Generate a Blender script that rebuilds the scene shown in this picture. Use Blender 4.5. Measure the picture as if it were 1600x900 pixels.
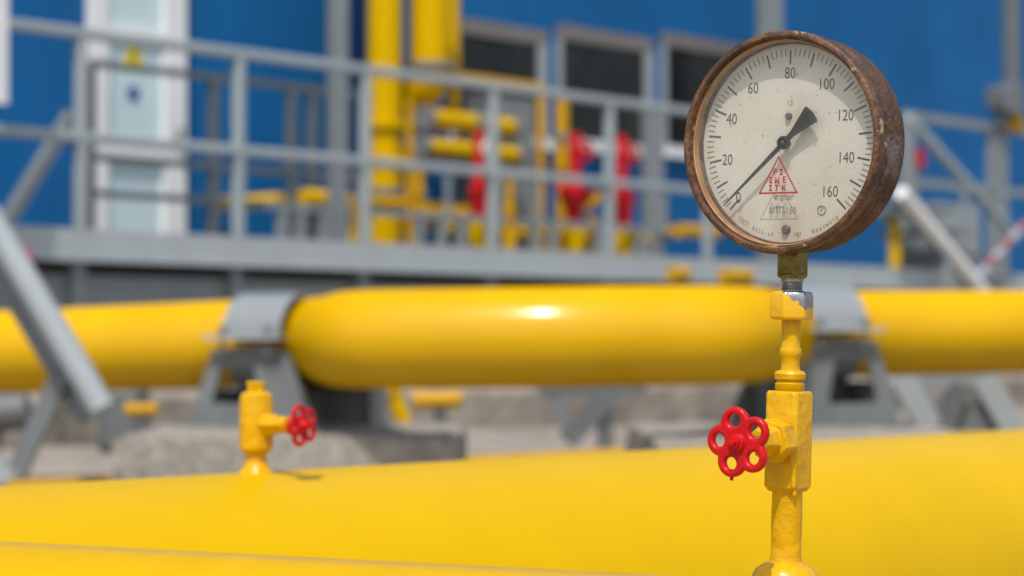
import bpy, bmesh, math, random
from mathutils import Vector, Matrix, Euler
R = math.radians
random.seed(7)
for _o in list(bpy.data.objects):
    bpy.data.objects.remove(_o)
SC = bpy.context.scene
COL = SC.collection

# ------------------------------------------------------------------ camera, sky, sun, exposure
EYE = 0.52
FPX = 85.0 / 36.0 * 1600.0
PITCH = math.atan(90.0 / FPX)
cam = bpy.data.cameras.new("camera")
cam.lens = 85.0
cam.sensor_width = 36.0
cam.clip_start = 0.05
cam.clip_end = 3000.0
cam.dof.use_dof = True
cam.dof.focus_distance = 1.85
cam.dof.aperture_fstop = 6.8
camo = bpy.data.objects.new("camera", cam)
COL.objects.link(camo)
camo.location = (0, 0, EYE)
camo.rotation_euler = (R(90) + PITCH, 0, 0)
SC.camera = camo

SUN_EL, SUN_AZ = R(59), R(-171)
world = bpy.data.worlds.new("World")
SC.world = world
world.use_nodes = True
wn = world.node_tree
sky = wn.nodes.new("ShaderNodeTexSky")
sky.sky_type = 'NISHITA'
sky.sun_disc = False
sky.sun_elevation = SUN_EL
sky.sun_rotation = SUN_AZ
sky.dust_density = 3.0
sky.ozone_density = 0.3
bg = wn.nodes["Background"]
bg.inputs["Strength"].default_value = 0.13
wn.links.new(sky.outputs["Color"], bg.inputs["Color"])
sd = bpy.data.lights.new("sun", 'SUN')
sd.energy = 2.5
sd.angle = R(0.6)
sd.color = (1.0, 0.955, 0.89)
so = bpy.data.objects.new("sun", sd)
COL.objects.link(so)
SDIR = Vector((math.sin(SUN_AZ) * math.cos(SUN_EL), math.cos(SUN_AZ) * math.cos(SUN_EL), math.sin(SUN_EL)))
so.rotation_euler = SDIR.to_track_quat('Z', 'Y').to_euler()
so.location = (0, 0, 8)
SC.view_settings.view_transform = 'Standard'
SC.view_settings.look = 'None'
SC.view_settings.exposure = 0.36
SC.view_settings.gamma = 1.0
SC.view_settings.use_curve_mapping = False
SC.render.engine = 'CYCLES'
SC.cycles.use_denoising = True
SC.cycles.max_bounces = 8
SC.cycles.caustics_reflective = False
SC.cycles.caustics_refractive = False

# ------------------------------------------------------------------ coordinates
def ray(px, py):
    kx, ky = (px - 800.0) / FPX, (450.0 - py) / FPX
    c, s = math.cos(PITCH), math.sin(PITCH)
    return Vector((kx, c - s * ky, s + c * ky))
def at(px, py, y):
    d = ray(px, py)
    return Vector((0, 0, EYE)) + d * (y / d.y)
F0 = Vector((-2.8, 13.2, 0))
U = Vector((0.637, 0.771, 0)).normalized()
N = Vector((-U.y, U.x, 0))
def on(px, py, t):
    d = ray(px, py)
    q = F0 + N * t
    k = (q.dot(N)) / d.dot(N)
    return Vector((0, 0, EYE)) + d * k
def Sx(px, t, py=300):
    return (on(px, py, t) - F0).dot(U)
def Zx(px, py, t):
    return on(px, py, t).z
def P(s, t, z):
    v = F0 + U * s + N * t
    return Vector((v.x, v.y, z))

# ------------------------------------------------------------------ materials
def lin(c):
    return tuple(((x / 255.0) / 12.92 if x / 255.0 <= 0.04045 else ((x / 255.0 + 0.055) / 1.055) ** 2.4) for x in c)
def mat(name, col, rough=0.5, var=0.0, vscale=6.0, col2=None, bump=0.0, bscale=40.0, metal=0.0, detail=6.0, spec=0.5, coat=0.0):
    m = bpy.data.materials.new(name)
    m.use_nodes = True
    nt = m.node_tree
    b = nt.nodes["Principled BSDF"]
    b.inputs["Base Color"].default_value = (*col, 1)
    b.inputs["Roughness"].default_value = rough
    b.inputs["Metallic"].default_value = metal
    b.inputs["Specular IOR Level"].default_value = spec
    b.inputs["Coat Weight"].default_value = coat
    tc = nt.nodes.new("ShaderNodeTexCoord")
    if var > 0 or col2:
        n = nt.nodes.new("ShaderNodeTexNoise")
        n.inputs["Scale"].default_value = vscale
        n.inputs["Detail"].default_value = detail
        n.inputs["Roughness"].default_value = 0.62
        nt.links.new(tc.outputs["Object"], n.inputs["Vector"])
        r = nt.nodes.new("ShaderNodeValToRGB")
        r.color_ramp.elements[0].position = 0.36
        r.color_ramp.elements[1].position = 0.66
        c2 = col2 if col2 else tuple(x * (1 - var) for x in col)
        r.color_ramp.elements[0].color = (*c2, 1)
        r.color_ramp.elements[1].color = (*col, 1)
        nt.links.new(n.outputs["Fac"], r.inputs["Fac"])
        nt.links.new(r.outputs["Color"], b.inputs["Base Color"])
        mr = nt.nodes.new("ShaderNodeMapRange")
        mr.inputs["To Min"].default_value = min(1, rough * 1.25)
        mr.inputs["To Max"].default_value = rough * 0.85
        nt.links.new(n.outputs["Fac"], mr.inputs["Value"])
        nt.links.new(mr.outputs["Result"], b.inputs["Roughness"])
    if bump > 0:
        n2 = nt.nodes.new("ShaderNodeTexNoise")
        n2.inputs["Scale"].default_value = bscale
        n2.inputs["Detail"].default_value = 4.0
        nt.links.new(tc.outputs["Object"], n2.inputs["Vector"])
        bp = nt.nodes.new("ShaderNodeBump")
        bp.inputs["Strength"].default_value = 1.0
        bp.inputs["Distance"].default_value = bump
        nt.links.new(n2.outputs["Fac"], bp.inputs["Height"])
        nt.links.new(bp.outputs["Normal"], b.inputs["Normal"])
    return m

YEL = (0.625, 0.384, 0.0)
M = {}
M['pipe_yellow'] = mat('pipe_yellow', YEL, 0.36, 0.07, 3.0, bump=0.0012, bscale=9.0, spec=0.06)
M['pipe_near'] = mat('pipe_near_yellow', (0.60, 0.355, 0.0), 0.42, 0.10, 14.0, bump=0.0008, bscale=30.0, spec=0.06)  # same yellow as the fat pipe, duller: shading from its facing put in
M['pipe_dull'] = mat('pipe_dull', (0.56, 0.31, 0.002), 0.5, 0.15, 3.0, spec=0.2)
M['valve_yellow'] = mat('valve_yellow', (0.67, 0.39, 0.0), 0.30, 0.0, 90.0, col2=(0.59, 0.315, 0.0), spec=0.3, bump=0.0030, bscale=55.0)
M['red'] = mat('red_paint', (0.56, 0.005, 0.008), 0.28, 0.15, 60.0, spec=0.3, bump=0.0004, bscale=160.0)
M['red_far'] = mat('red_enamel', (0.58, 0.006, 0.012), 0.4, 0.15, 8.0, spec=0.25)
M['grey'] = mat('grey_paint', (0.24, 0.27, 0.28), 0.45, 0.12, 5.0)
M['grey_light'] = mat('light_grey_paint', (0.33, 0.375, 0.39), 0.4, 0.10, 5.0)
M['grey_dark'] = mat('dark_grey_paint', (0.13, 0.145, 0.15), 0.5, 0.2, 5.0)
M['grey_mid'] = mat('mid_grey_paint', (0.165, 0.185, 0.195), 0.45, 0.12, 5.0)
M['rail'] = mat('rail_grey_paint', (0.335, 0.385, 0.40), 0.45, 0.10, 5.0)
M['rail_dark'] = mat('dark_rail_paint', (0.11, 0.125, 0.13), 0.5, 0.1, 5.0)
M['support'] = mat('support_grey_paint', (0.18, 0.20, 0.205), 0.5, 0.2, 9.0)
M['faded_red'] = mat('faded_red_paint', (0.36, 0.10, 0.11), 0.5, 0.2, 9.0)
M['shaded_tan'] = mat('shaded_tan_paint', (0.19, 0.175, 0.16), 0.6, 0.1, 5.0)
M['beam'] = mat('beam_grey_paint', (0.40, 0.445, 0.455), 0.5, 0.10, 4.0)
M['concrete_dusty'] = mat('dusty_concrete', (0.38, 0.335, 0.27), 0.95, 0.0, 2.5, col2=(0.17, 0.15, 0.125), bump=0.02, bscale=9.0)
M['dark_blue'] = mat('dark_blue_paint', (0.004, 0.03, 0.12), 0.5, spec=0.2)
M['white'] = mat('white_paint', (0.80, 0.81, 0.80), 0.4, 0.06, 3.0)
M['black'] = mat('black_steel', (0.018, 0.016, 0.015), 0.5)
M['glass_dark'] = mat('dark_window_glass', (0.060, 0.060, 0.054), 0.18, 0.0, 1.3, col2=(0.014, 0.018, 0.019))
M['frosted'] = mat('pale_door_panel', (0.56, 0.70, 0.72), 0.3, 0.05, 2.0)
M['concrete'] = mat('concrete', (0.36, 0.34, 0.29), 0.9, 0.0, 30.0, col2=(0.20, 0.185, 0.155), bump=0.004, bscale=40.0)
M['sand'] = mat('sand', (0.36, 0.32, 0.265), 0.95, 0.0, 2.2, col2=(0.19, 0.165, 0.135), bump=0.03, bscale=6.0)
M['steel'] = mat('worn_steel', (0.42, 0.42, 0.41), 0.38, 0.4, 120.0, metal=0.85, bump=0.0003, bscale=200)
M['sign_yellow'] = mat('sign_yellow', (0.82, 0.62, 0.02), 0.5)
M['sign_blue'] = mat('sign_blue', (0.05, 0.08, 0.30), 0.5)

def gloss_paint():
    """thick enamel: a diffuse coat with a thin even gloss"""
    m = bpy.data.materials.new('pipe_enamel'); m.use_nodes = True
    nt = m.node_tree
    for n in list(nt.nodes):
        if n.type != 'OUTPUT_MATERIAL': nt.nodes.remove(n)
    out = [n for n in nt.nodes if n.type == 'OUTPUT_MATERIAL'][0]
    tc = nt.nodes.new("ShaderNodeTexCoord")
    n1 = nt.nodes.new("ShaderNodeTexNoise"); n1.inputs["Scale"].default_value = 2.2; n1.inputs["Detail"].default_value = 6
    nt.links.new(tc.outputs["Object"], n1.inputs["Vector"])
    rp = nt.nodes.new("ShaderNodeValToRGB")
    rp.color_ramp.elements[0].position = .35; rp.color_ramp.elements[1].position = .65
    rp.color_ramp.elements[0].color = (.61, .345, 0, 1); rp.color_ramp.elements[1].color = (.66, .385, 0, 1)
    nt.links.new(n1.outputs["Fac"], rp.inputs["Fac"])
    d = nt.nodes.new("ShaderNodeBsdfDiffuse"); g_ = nt.nodes.new("ShaderNodeBsdfGlossy"); g_.inputs["Roughness"].default_value = .2
    nt.links.new(rp.outputs["Color"], d.inputs[0])
    mx = nt.nodes.new("ShaderNodeMixShader"); mx.inputs[0].default_value = .035
    nt.links.new(d.outputs[0], mx.inputs[1]); nt.links.new(g_.outputs[0], mx.inputs[2]); nt.links.new(mx.outputs[0], out.inputs[0])
    return m
M['pipe_gloss'] = gloss_paint()

def wall_mat():
    m = mat('blue_cladding', (0.004, 0.128, 0.355), 0.5, 0.20, 0.8, spec=0.2)
    nt = m.node_tree
    b = nt.nodes["Principled BSDF"]
    w = nt.nodes.new("ShaderNodeTexWave")
    w.inputs["Scale"].default_value = 5.0
    mp = nt.nodes.new("ShaderNodeMapping")
    mp.inputs["Rotation"].default_value = (0, 0, -math.atan2(U.y, U.x))
    tc = nt.nodes.new("ShaderNodeTexCoord")
    nt.links.new(tc.outputs["Object"], mp.inputs["Vector"])
    nt.links.new(mp.outputs["Vector"], w.inputs["Vector"])
    bp = nt.nodes.new("ShaderNodeBump")
    bp.inputs["Distance"].default_value = 0.009
    nt.links.new(w.outputs["Fac"], bp.inputs["Height"])
    nt.links.new(bp.outputs["Normal"], b.inputs["Normal"])
    return m
M['wall'] = wall_mat()

def ramp(nt, src, stops):
    r = nt.nodes.new("ShaderNodeValToRGB")
    e = r.color_ramp.elements
    e[0].position, e[0].color = stops[0][0], (*stops[0][1], 1)
    e[1].position, e[1].color = stops[-1][0], (*stops[-1][1], 1)
    for p, c in stops[1:-1]:
        n = e.new(p); n.color = (*c, 1)
    nt.links.new(src, r.inputs["Fac"])
    return r.outputs["Color"]
def noise(nt, vec, scale, detail=6, rough=0.6):
    n = nt.nodes.new("ShaderNodeTexNoise")
    n.inputs["Scale"].default_value = scale
    n.inputs["Detail"].default_value = detail
    n.inputs["Roughness"].default_value = rough
    nt.links.new(vec, n.inputs["Vector"])
    return n.outputs["Fac"]
def mixc(nt, fac, a, b):
    x = nt.nodes.new("ShaderNodeMix"); x.data_type = 'RGBA'
    for sock, v in ((x.inputs[0], fac), (x.inputs[6], a), (x.inputs[7], b)):
        if isinstance(v, (tuple, list)): sock.default_value = (*v, 1)
        elif isinstance(v, float): sock.default_value = v
        else: nt.links.new(v, sock)
    return x.outputs[2]
def rust_mat(name, stops, paint=None, rough=0.75):
    m = bpy.data.materials.new(name); m.use_nodes = True
    nt = m.node_tree; b = nt.nodes["Principled BSDF"]
    tc = nt.nodes.new("ShaderNodeTexCoord").outputs["Object"]
    c = ramp(nt, noise(nt, tc, 55, 9, 0.72), stops)
    fine = ramp(nt, noise(nt, tc, 420, 3), [(0.35, (0.45, 0.42, 0.40)), (0.65, (1.25, 1.2, 1.15))])
    mu = nt.nodes.new("ShaderNodeMix"); mu.data_type = 'RGBA'; mu.blend_type = 'MULTIPLY'
    mu.inputs[0].default_value = 0.85
    nt.links.new(c, mu.inputs[6]); nt.links.new(fine, mu.inputs[7])
    out = mu.outputs[2]
    if paint:
        f = ramp(nt, noise(nt, tc, paint[1], 8, 0.7), [(paint[2], (0, 0, 0)), (paint[2] + 0.06, (1, 1, 1))])
        out = mixc(nt, f, out, paint[0])
    nt.links.new(out, b.inputs["Base Color"])
    b.inputs["Roughness"].default_value = rough
    bp = nt.nodes.new("ShaderNodeBump"); bp.inputs["Distance"].default_value = 0.0009
    nt.links.new(noise(nt, tc, 300, 6), bp.inputs["Height"])
    nt.links.new(bp.outputs["Normal"], b.inputs["Normal"])
    return m
M['rust_case'] = rust_mat('rusty_case', [(0.3, (0.020, 0.011, 0.007)), (0.48, (0.085, 0.046, 0.028)), (0.62, (0.15, 0.070, 0.034)), (0.75, (0.12, 0.085, 0.066))],
                          paint=((0.15, 0.12, 0.108), 26, 0.54))
M['rust_bezel'] = rust_mat('rusty_bezel', [(0.3, (0.024, 0.012, 0.007)), (0.48, (0.095, 0.046, 0.023)), (0.68, (0.27, 0.125, 0.05))],
                           paint=((0.42, 0.30, 0.15), 60, 0.60), rough=0.55)
M['rust_lip'] = mat('brass_inner_ring', (0.50, 0.29, 0.12), 0.45, 0.0, 70, col2=(0.28, 0.135, 0.05), bump=0.0004, bscale=200)
M['brass'] = mat('tarnished_brass', (0.30, 0.22, 0.035), 0.30, 0.0, 80, col2=(0.12, 0.09, 0.02), metal=0.7, bump=0.0004, bscale=150)

def dial_mat():
    m = bpy.data.materials.new('dial_enamel'); m.use_nodes = True
    nt = m.node_tree; b = nt.nodes["Principled BSDF"]
    tc = nt.nodes.new("ShaderNodeTexCoord").outputs["Object"]
    base = ramp(nt, noise(nt, tc, 22, 5), [(0.35, (0.585, 0.555, 0.475)), (0.65, (0.645, 0.625, 0.555))])
    # rusty stains round the screws and freckles at the lower right
    out = base
    for (cx, cz, rad, amt) in ((0.0, -0.063, 0.020, 0.9), (0.006, 0.019, 0.014, 0.5), (0.034, -0.026, 0.028, 0.5), (-0.04, -0.06, 0.024, 0.5), (0.02, -0.055, 0.03, 0.35), (0.012, 0.03, 0.014, 0.4)):
        vm = nt.nodes.new("ShaderNodeVectorMath"); vm.operation = 'DISTANCE'
        vm.inputs[1].default_value = (cx, 0, cz)
        nt.links.new(tc, vm.inputs[0])
        mr = nt.nodes.new("ShaderNodeMapRange")
        mr.inputs["From Min"].default_value = rad; mr.inputs["From Max"].default_value = 0.0
        mr.inputs["To Max"].default_value = amt
        nt.links.new(vm.outputs["Value"], mr.inputs["Value"])
        nz = nt.nodes.new("ShaderNodeMath"); nz.operation = 'MULTIPLY'
        nt.links.new(mr.outputs["Result"], nz.inputs[0]); nt.links.new(noise(nt, tc, 160, 4), nz.inputs[1])
        out = mixc(nt, nz.outputs[0], out, (0.36, 0.20, 0.09))
    fr = ramp(nt, noise(nt, tc, 240, 2, 0.4), [(0.655, (0, 0, 0)), (0.72, (0.6, 0.6, 0.6))])
    out = mixc(nt, fr, out, (0.40, 0.25, 0.13))
    nt.links.new(out, b.inputs["Base Color"])
    b.inputs["Roughness"].default_value = 0.55
    return m
M['dial'] = dial_mat()
def glass_mat():
    m = bpy.data.materials.new('dusty_glass'); m.use_nodes = True
    nt = m.node_tree
    for n in list(nt.nodes):
        if n.type != 'OUTPUT_MATERIAL': nt.nodes.remove(n)
    out = [n for n in nt.nodes if n.type == 'OUTPUT_MATERIAL'][0]
    tr = nt.nodes.new("ShaderNodeBsdfTransparent"); tr.inputs[0].default_value = (0.97, 0.98, 0.97, 1)
    tl = nt.nodes.new("ShaderNodeBsdfTranslucent"); tl.inputs[0].default_value = (0.9, 0.88, 0.82, 1)
    df = nt.nodes.new("ShaderNodeBsdfDiffuse"); df.inputs[0].default_value = (0.6, 0.57, 0.5, 1)
    gl = nt.nodes.new("ShaderNodeBsdfGlossy"); gl.inputs["Roughness"].default_value = 0.12
    m1 = nt.nodes.new("ShaderNodeMixShader"); m1.inputs[0].default_value = 0.05
    nt.links.new(tl.outputs[0], m1.inputs[1]); nt.links.new(df.outputs[0], m1.inputs[2])
    m2 = nt.nodes.new("ShaderNodeMixShader")
    tc = nt.nodes.new("ShaderNodeTexCoord").outputs["Object"]
    dust = nt.nodes.new("ShaderNodeMapRange"); dust.inputs["To Min"].default_value = 0.09; dust.inputs["To Max"].default_value = 0.20
    nt.links.new(noise(nt, tc, 60, 6), dust.inputs["Value"])
    nt.links.new(dust.outputs["Result"], m2.inputs[0])
    nt.links.new(tr.outputs[0], m2.inputs[1]); nt.links.new(m1.outputs[0], m2.inputs[2])
    lw = nt.nodes.new("ShaderNodeLayerWeight"); lw.inputs[0].default_value = 0.5
    pw = nt.nodes.new("ShaderNodeMath"); pw.operation = 'POWER'; pw.inputs[1].default_value = 5.0
    nt.links.new(lw.outputs["Facing"], pw.inputs[0])
    fz = nt.nodes.new("ShaderNodeMath"); fz.operation = 'MULTIPLY_ADD'; fz.inputs[1].default_value = 0.92; fz.inputs[2].default_value = 0.05
    nt.links.new(pw.outputs[0], fz.inputs[0])
    m3 = nt.nodes.new("ShaderNodeMixShader")
    nt.links.new(fz.outputs[0], m3.inputs[0]); nt.links.new(m2.outputs[0], m3.inputs[1]); nt.links.new(gl.outputs[0], m3.inputs[2])
    nt.links.new(m3.outputs[0], out.inputs[0])
    return m
M['glass'] = glass_mat()
M['screw'] = mat('dull_screw_steel', (0.16, 0.14, 0.125), 0.45, 0.5, 300.0, metal=0.5)
M['ink'] = mat('black_print', (0.035, 0.035, 0.035), 0.6)
M['ink_soft'] = mat('grey_print', (0.17, 0.165, 0.15), 0.6)
M['ink_red'] = mat('red_print', (0.55, 0.02, 0.02), 0.5, 0.4, 300)

def nut_mat():
    m = mat('chipped_yellow_nut', (0.76, 0.43, 0.006), 0.33, bump=0.0008, bscale=110)
    nt = m.node_tree; b = nt.nodes["Principled BSDF"]
    tc = nt.nodes.new("ShaderNodeTexCoord").outputs["Object"]
    sp = nt.nodes.new("ShaderNodeSeparateXYZ"); nt.links.new(tc, sp.inputs[0])
    a = nt.nodes.new("ShaderNodeMath"); a.operation = 'MULTIPLY_ADD'   # bare metal on the upper right
    a.inputs[1].default_value = 55.0; a.inputs[2].default_value = -0.06
    nt.links.new(sp.outputs["X"], a.inputs[0])
    z = nt.nodes.new("ShaderNodeMath"); z.operation = 'MULTIPLY_ADD'
    z.inputs[1].default_value = 62.0; z.inputs[2].default_value = -62.0 * 0.2150
    nt.links.new(sp.outputs["Z"], z.inputs[0])
    s = nt.nodes.new("ShaderNodeMath"); s.operation = 'ADD'
    nt.links.new(a.outputs[0], s.inputs[0]); nt.links.new(z.outputs[0], s.inputs[1])
    s2 = nt.nodes.new("ShaderNodeMath"); s2.operation = 'ADD'
    nn = noise(nt, tc, 130, 3); nm = nt.nodes.new("ShaderNodeMath"); nm.operation = 'SUBTRACT'; nm.inputs[1].default_value = 0.5
    nt.links.new(nn, nm.inputs[0]); nt.links.new(s.outputs[0], s2.inputs[0]); nt.links.new(nm.outputs[0], s2.inputs[1])
    f = ramp(nt, s2.outputs[0], [(0.28, (0, 0, 0)), (0.34, (1, 1, 1))])
    nt.links.new(mixc(nt, f, (0.76, 0.43, 0.006), (0.36, 0.36, 0.355)), b.inputs["Base Color"])
    nt.links.new(f, b.inputs["Metallic"])
    return m
M['nut'] = nut_mat()

# ------------------------------------------------------------------ mesh builder
class MB:
    def __init__(self):
        self.v, self.f = [], []
    def add(self, vs, fs):
        n = len(self.v)
        self.v += [Vector(p) for p in vs]
        self.f += [tuple(i + n for i in q) for q in fs]
        return self
    def boxm(self, mtx, sx, sy, sz):
        vs = [mtx @ Vector((x * sx / 2, y * sy / 2, z * sz / 2)) for x in (-1, 1) for y in (-1, 1) for z in (-1, 1)]
        return self.add(vs, [(0, 1, 3, 2), (4, 6, 7, 5), (0, 4, 5, 1), (2, 3, 7, 6), (0, 2, 6, 4), (1, 5, 7, 3)])
    def box(self, x0, x1, y0, y1, z0, z1):
        return self.boxm(Matrix.Translation(((x0 + x1) / 2, (y0 + y1) / 2, (z0 + z1) / 2)), x1 - x0, y1 - y0, z1 - z0)
    def pbox(self, s0, s1, t0, t1, z0, z1):          # a box in the platform's own directions
        c = P((s0 + s1) / 2, (t0 + t1) / 2, (z0 + z1) / 2)
        m = Matrix((( U.x, N.x, 0, c.x), (U.y, N.y, 0, c.y), (0, 0, 1, c.z), (0, 0, 0, 1)))
        return self.boxm(m, s1 - s0, t1 - t0, z1 - z0)
    def bar(self, a, b, w, h=None, up=Vector((0, 0, 1))):   # rectangular bar from a to b
        a, b = Vector(a), Vector(b); d = b - a; L = d.length; d.normalize()
        if abs(d.dot(up)) > 0.98: up = N
        x = d.cross(up).normalized(); z = x.cross(d)
        c = (a + b) / 2
        m = Matrix(((x.x, d.x, z.x, c.x), (x.y, d.y, z.y, c.y), (x.z, d.z, z.z, c.z), (0, 0, 0, 1)))
        return self.boxm(m, w, L, h or w)
    def sweep(self, pts, rad, n=20, cap=True):
        pts = [Vector(p) for p in pts]
        rads = rad if isinstance(rad, (list, tuple)) else [rad] * len(pts)
        prev = None; rings = []; vs = []
        for i, p in enumerate(pts):
            d = (pts[min(i + 1, len(pts) - 1)] - pts[max(i - 1, 0)]).normalized()
            if prev is None:
                u = d.cross(Vector((0, 0, 1)))
                if u.length < 0.05: u = d.cross(Vector((0, 1, 0)))
            else:
                u = prev - d * prev.dot(d)
            u.normalize(); prev = u; w = d.cross(u)
            for k in range(n):
                a = 2 * math.pi * k / n
                vs.append(p + (u * math.cos(a) + w * math.sin(a)) * rads[i])
        fs = []
        for i in range(len(pts) - 1):
            for k in range(n):
                a, b = i * n + k, i * n + (k + 1) % n
                fs.append((a, b, b + n, a + n))
        if cap:
            fs.append(tuple(range(n - 1, -1, -1)))
            fs.append(tuple((len(pts) - 1) * n + k for k in range(n)))
        return self.add(vs, fs)
    def lathe(self, prof, origin, axis, n=32, ref=None, close=False):   # prof: (radius, height along axis)
        o, ax = Vector(origin), Vector(axis).normalized()
        u = (Vector(ref) if ref else (Vector((0, 0, 1)) if abs(ax.z) < 0.9 else Vector((1, 0, 0))))
        u = (u - ax * u.dot(ax)).normalized(); w = ax.cross(u)
        vs = []; fs = []; idx = []
        for r, h in prof:
            if r < 1e-7:
                idx.append([len(vs)]); vs.append(o + ax * h)
            else:
                idx.append(list(range(len(vs), len(vs) + n)))
                for k in range(n):
                    a = 2 * math.pi * (k + 0.5) / n
                    vs.append(o + ax * h + (u * math.cos(a) + w * math.sin(a)) * r)
        pairs = list(zip(idx[:-1], idx[1:])) + ([(idx[-1], idx[0])] if close else [])
        for A, B in pairs:
            for k in range(n):
                k2 = (k + 1) % n
                if len(A) == 1 and len(B) == 1: continue
                if len(A) == 1: fs.append((A[0], B[k2], B[k]))
                elif len(B) == 1: fs.append((A[k], A[k2], B[0]))
                else: fs.append((A[k], A[k2], B[k2], B[k]))
        return self.add(vs, fs)
    def flange(self, c, axis, r, th, n=24):
        return self.lathe([(0, -th / 2), (r, -th / 2), (r, th / 2), (0, th / 2)], c, axis, n)
    def me(self, me, mtx):
        return self.add([mtx @ v.co for v in me.vertices], [tuple(p.vertices) for p in me.polygons])
    def build(self, name, m, parent=None, off=None, bevel=0.0, local=False, angle=35, seg=2):
        me = bpy.data.meshes.new(name)
        o = Vector((0, 0, 0)) if local else (off if off is not None else (anchor(parent) if parent else Vector((0, 0, 0))))
        me.from_pydata([tuple(v - o) for v in self.v], [], self.f)
        me.validate()
        bm = bmesh.new(); bm.from_mesh(me)
        bmesh.ops.recalc_face_normals(bm, faces=bm.faces)
        bm.to_mesh(me); bm.free()
        me.materials.append(m)
        me.shade_smooth()
        me.set_sharp_from_angle(angle=R(angle))
        ob = bpy.data.objects.new(name, me)
        COL.objects.link(ob)
        if parent: ob.parent = parent
        elif off is not None: ob.location = off
        if bevel:
            bv = ob.modifiers.new("bevel", 'BEVEL'); bv.width = bevel; bv.segments = seg; bv.limit_method = 'ANGLE'; bv.angle_limit = R(40)
            bv.harden_normals = False
        return ob
def anchor(p):
    v = Vector((0, 0, 0))
    while p is not None:
        v += p.location; p = p.parent
    return v
def tag(o, label=None, cat=None, group=None, kind=None):
    if label: o['label'] = label
    if cat: o['category'] = cat
    if group: o['group'] = group
    if kind: o['kind'] = kind
    return o
def thing(name, label, cat, loc=(0, 0, 0), rot=(0, 0, 0), group=None):
    o = bpy.data.objects.new(name, None); COL.objects.link(o)
    o.empty_display_size = 0.1
    o.location = loc; o.rotation_euler = rot
    return tag(o, label, cat, group)
def curve_mesh(splines, extrude, bevel, res=3):
    cu = bpy.data.curves.new("outline", 'CURVE'); cu.dimensions = '2D'; cu.fill_mode = 'BOTH'
    cu.extrude = extrude; cu.bevel_depth = bevel; cu.bevel_resolution = res
    for pts in splines:
        sp = cu.splines.new('POLY'); sp.points.add(len(pts) - 1); sp.use_cyclic_u = True
        for q, (x, y) in zip(sp.points, pts): q.co = (x, y, 0, 1)
    o = bpy.data.objects.new("outline", cu); COL.objects.link(o)
    bpy.context.view_layer.update()
    me = bpy.data.meshes.new_from_object(o.evaluated_get(bpy.context.evaluated_depsgraph_get()))
    bpy.data.objects.remove(o)
    return me
def text_mesh(s, size, sx=1.0, off=0.0):
    cu = bpy.data.curves.new("lettering", 'FONT'); cu.body = s; cu.size = size
    cu.align_x = 'CENTER'; cu.align_y = 'CENTER'; cu.offset = off; cu.resolution_u = 3
    o = bpy.data.objects.new("lettering", cu); COL.objects.link(o); o.scale = (sx, 1, 1)
    bpy.context.view_layer.update()
    me = bpy.data.meshes.new_from_object(o.evaluated_get(bpy.context.evaluated_depsgraph_get()))
    for v in me.vertices: v.co.x *= sx
    bpy.data.objects.remove(o)
    return me
def spline(pts, n=10):
    pts = [Vector(p) for p in pts]
    q = [pts[0] * 2 - pts[1]] + pts + [pts[-1] * 2 - pts[-2]]
    out = []
    for i in range(1, len(q) - 2):
        a, b, c, d = q[i - 1:i + 3]
        for k in range(n):
            t = k / n
            out.append(0.5 * ((2 * b) + (c - a) * t + (2 * a - 5 * b + 4 * c - d) * t * t + (3 * b - a - 3 * c + d) * t ** 3))
    out.append(pts[-1])
    return out

def dusty_crown(m, h, soft):
    """wind blown dust lying along the crown of a horizontal pipe"""
    nt = m.node_tree; b = nt.nodes["Principled BSDF"]
    src = b.inputs["Base Color"].links[0].from_socket
    tc = nt.nodes.new("ShaderNodeTexCoord").outputs["Object"]
    sp = nt.nodes.new("ShaderNodeSeparateXYZ"); nt.links.new(tc, sp.inputs[0])
    mr = nt.nodes.new("ShaderNodeMapRange"); mr.inputs["From Min"].default_value = h - soft; mr.inputs["From Max"].default_value = h
    nt.links.new(sp.outputs["Z"], mr.inputs["Value"])
    mu = nt.nodes.new("ShaderNodeMath"); mu.operation = 'MULTIPLY'
    nt.links.new(mr.outputs["Result"], mu.inputs[0]); nt.links.new(noise(nt, tc, 35, 6), mu.inputs[1])
    nt.links.new(mixc(nt, mu.outputs[0], src, (0.36, 0.24, 0.11)), b.inputs["Base Color"])
dusty_crown(M['pipe_near'], 0.1405, 0.0028)

# ------------------------------------------------------------------ ground
g = MB()
gx = [-400, -60, -20] + [x * 0.5 for x in range(-16, 33)] + [30, 80, 400]
gy = [-60, -5] + [y * 0.5 for y in range(0, 60)] + [45, 100, 700]
for yy in gy:
    for xx in gx:
        dz = 0.0 if (abs(xx) > 20 or yy > 30) else 0.02 * math.sin(xx * 1.7 + yy) * math.cos(yy * 1.3 - xx * 0.6) + random.uniform(-0.012, 0.012)
        g.v.append(Vector((xx, yy, dz - 0.012)))
W = len(gx)
for j in range(len(gy) - 1):
    for i in range(W - 1):
        g.f.append((j * W + i, j * W + i + 1, (j + 1) * W + i + 1, (j + 1) * W + i))
tag(g.build('ground', M['sand']), 'dry sandy ground under the pipes and walkway', 'ground', kind='structure')

# ------------------------------------------------------------------ the blue building
TW = 2.3                                             # wall plane, metres behind the walkway's front edge
zdeck = Zx(0, 356, 0) - 0.10
bl = thing('plant_building', 'large blue metal clad building with a pale door and dark windows behind the walkway', 'building', P(0, TW, 0))
w = MB(); w.pbox(-8, 34, TW, TW + 6, 0, 6.5)
w.build('wall', M['wall'], bl)
def wpx(mb, x0, x1, y0, y1, t0, t1, xr=None):        # a box on the wall from picture-measured corners; height read at the middle
    s0, s1 = Sx(x0, t0), Sx(x1, t0)
    xm = (x0 + x1) / 2
    return mb.pbox(min(s0, s1), max(s0, s1), t0, t1, Zx(xm, y1, t0), Zx(xm, y0, t0))
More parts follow.
